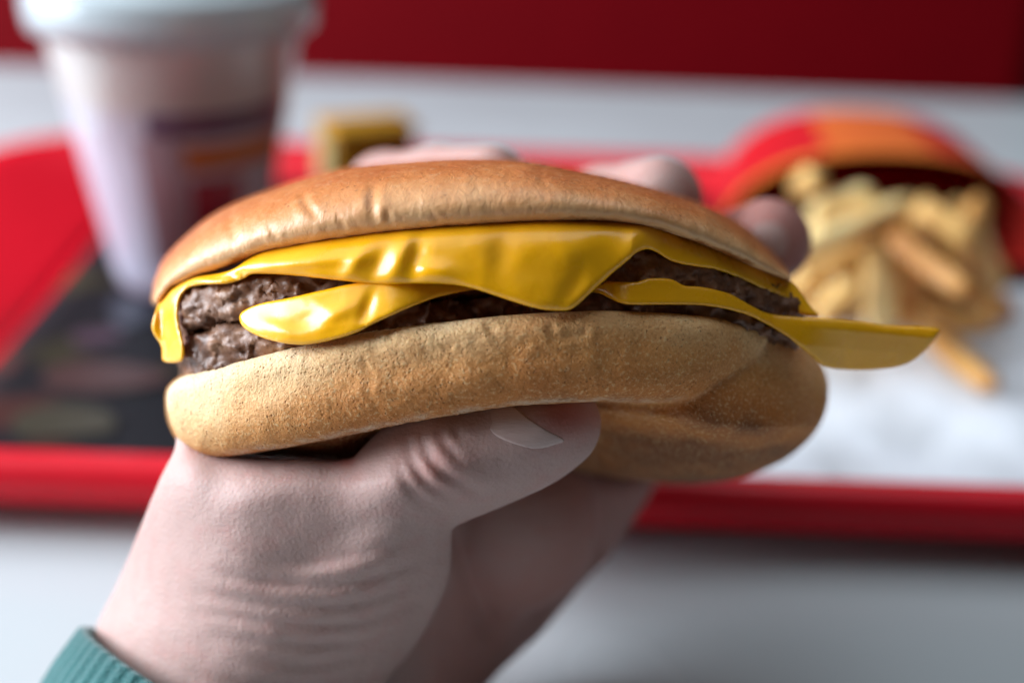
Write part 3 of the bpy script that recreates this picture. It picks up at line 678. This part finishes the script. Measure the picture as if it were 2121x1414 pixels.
for k in range(54):
    u = fr_.random(); t_ = k/53
    xa = 1660+375*fr_.random(); xb = 1600+550*((u*0.55+0.45*(xa-1660)/375)); yb = 590+70*fr_.random()+25*(xb > 1850)
    ha = .014+.024*t_; hb = .001+.012*t_
    ya = 440+60*fr_.random()-40*t_
    f0, f1 = (0.0, 0.75) if k % 3 else (0.15, 1.0)
    L = lambda a, b, q: a+(b-a)*q
    FR(L(xa, xb, f0), L(ya, yb, f0), L(ha, hb, f0), L(xa, xb, f1), L(ya, yb, f1), L(ha, hb, f1), 'fry half buried inside the heap in front of the red carton', .0056)
for k in range(14):
    x_ = 1650+fr_.random()*400; y_ = 560+fr_.random()*90
    FR(x_-90, y_+fr_.uniform(-30, 30), .002, x_+90, y_+fr_.uniform(-30, 30), .003, 'fry half buried inside the heap in front of the red carton', .0056)

# fries carton lying on its back with its mouth towards the camera
m_red = m_simple('carton_red', srgb(206, 24, 34), 0.4, 50, 0.06)
m_in = m_simple('carton_inside', srgb(196, 50, 40), 0.5, 50, 0.06)
m_yel = m_simple('carton_inner_yellow', srgb(232, 128, 40), 0.5, 50, 0.06)
mo = ground(1804, 556, TZ+.002)
carton = empty('fries_carton', mo); tag(carton, 'red paper carton lying down with fries spilling out of its mouth', 'carton')
def carton_ring(t, a, off=0.0):
    """a 0..pi over the arch, pi..2pi along the floor"""
    w_ = (0.056-0.008*t)-off; h_ = (0.041-0.003*t-0.030*max(0, (t-.62)/.38)**1.6)-off
    if a <= math.pi: x = w_*math.copysign(abs(math.cos(a))**0.85, math.cos(a)); z = h_*math.sin(a)**0.8+off
    else: x = w_*math.cos(a); z = off
    y = 0.105*t + (0.006*(1-math.sin(a)) if a <= math.pi else 0.006)*(1-t)
    return (x+0.003+0.004*t, y, z)
def carton_shell(name, off, m, a0=0.0, a1=2*math.pi, t0=0.0, t1=1.0, par=None):
    n, K = 72, 16; V = []; F = []
    for k in range(K):
        for i in range(n+1): V.append(carton_ring(t0+(t1-t0)*k/(K-1), min(a0+(a1-a0)*i/n, 2*math.pi), off))
    for k in range(K-1):
        for i in range(n): F.append((k*(n+1)+i, k*(n+1)+i+1, (k+1)*(n+1)+i+1, (k+1)*(n+1)+i))
    return mesh_np(name, V, F, m, par or carton)
outer = carton_shell('carton_sleeve', 0.0, m_red)
carton_shell('carton_lining', 0.0006, m_in)
carton_shell('carton_lip', -0.0004, m_yel, 0.0, math.pi, 0.0, 0.06)
carton_shell('printed_arch', -0.0006, m_simple('printed_arch_ink', srgb(222, 104, 44), 0.45, 60), 1.35, 1.90, 0.07, 0.60)
back = [carton_ring(1.0, math.pi*i/24) for i in range(25)]
mesh_np('carton_base', back[:-1]+[(x, y+.001, z) for x, y, z in back[:-1]], [(i, i+1, i+25, i+24) for i in range(23)]+[(i, i+1, 23-i-1, 23-i) for i in range(11)], m_red, carton)

# small yellow sauce box near the back of the tray
m_sy = m_simple('sauce_box_yellow', srgb(176, 124, 6), 0.5, 80, 0.1); m_sl = m_simple('sauce_box_side', srgb(150, 144, 96), 0.5, 80, 0.1)
sb = ground(800, 400, TZ+.002); sauce = empty('sauce_box', sb, Matrix.Rotation(math.radians(24), 3, 'Z')); tag(sauce, 'small yellow sauce box on the tray behind the burger', 'sauce box')
box('box_body', -.021, .012, 0, .02, 0, .022, m_sy, sauce, .0015)
box('box_lid', -.022, .013, -.001, .021, .0225, .0265, m_sy, sauce, .001)
box('box_side', -.0225, -.0214, .002, .018, .003, .02, m_sl, sauce, .0003)  # thin paler sheet over the left face of the box

# the drink cup with its lid
cb = ground(392, 575, TZ+.002); cupT = empty('drink_cup', cb); tag(cupT, 'tall white lidded drink cup standing at the left of the tray', 'cup')
H = 0.091; R0, R1 = 0.0220, 0.0402
def lathe(name, prof, m, parent, n=96, a0=0, a1=360):
    full = abs(a1-a0) >= 360; V = []; F = []; cnt = n if full else n+1
    for r, z in prof:
        for i in range(cnt):
            a = math.radians(a0+(a1-a0)*i/n); V.append((r*math.cos(a), r*math.sin(a), z))
    for k in range(len(prof)-1):
        for i in range(n):
            j = (i+1) % cnt; F.append((k*cnt+i, k*cnt+j, (k+1)*cnt+j, (k+1)*cnt+i))
    return mesh_np(name, V, F, m, parent)
def rad(z): return R0+(R1-R0)*z/H
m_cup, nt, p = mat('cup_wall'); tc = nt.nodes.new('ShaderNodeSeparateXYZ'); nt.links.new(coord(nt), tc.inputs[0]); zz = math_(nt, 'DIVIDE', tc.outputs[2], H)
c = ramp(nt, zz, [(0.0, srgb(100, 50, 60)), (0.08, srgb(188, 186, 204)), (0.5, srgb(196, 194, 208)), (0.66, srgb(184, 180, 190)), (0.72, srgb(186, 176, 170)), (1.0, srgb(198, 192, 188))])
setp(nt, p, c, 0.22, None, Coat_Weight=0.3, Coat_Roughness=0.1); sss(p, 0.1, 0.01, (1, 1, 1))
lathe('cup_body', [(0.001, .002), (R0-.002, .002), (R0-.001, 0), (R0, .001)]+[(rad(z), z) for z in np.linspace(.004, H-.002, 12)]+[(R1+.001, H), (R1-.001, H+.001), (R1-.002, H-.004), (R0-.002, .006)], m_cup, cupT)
def wrap_patch(name, z0, z1, a0, a1, col, off=.0005):
    lathe(name, [(rad(z0)+off-.0003, z0), (rad(z0)+off, z0+.0005), (rad(z1)+off, z1-.0005), (rad(z1)+off-.0003, z1)], m_simple(name+'_ink', col, 0.35, 60), cupT, 48, a0, a1)
wrap_patch('printed_band', .056, .063, 268, 345, srgb(104, 72, 96))
wrap_patch('printed_stripe', .045, .053, 285, 345, srgb(190, 110, 50), .0007)
wrap_patch('printed_logo', .020, .042, 288, 318, srgb(150, 30, 52))
wrap_patch('printed_panel', .014, .0555, 262, 284, srgb(150, 116, 122))
m_lid = m_simple('cup_lid_plastic', srgb(206, 218, 222), 0.25, 60, 0.05, Transmission_Weight=0.25, Coat_Weight=0.3)
lathe('cup_lid', [(R1+.0005, H-.007), (R1+.0025, H-.008), (R1+.0032, H-.002), (R1+.0030, H+.003), (R1+.002, H+.005), (R1-.001, H+.005), (R1-.003, H+.001), (R1-.008, H+.001), (R1-.011, H+.006), (R1-.013, H+.007), (.013, H+.007), (.011, H+.004), (.001, H+.004)], m_lid, cupT)
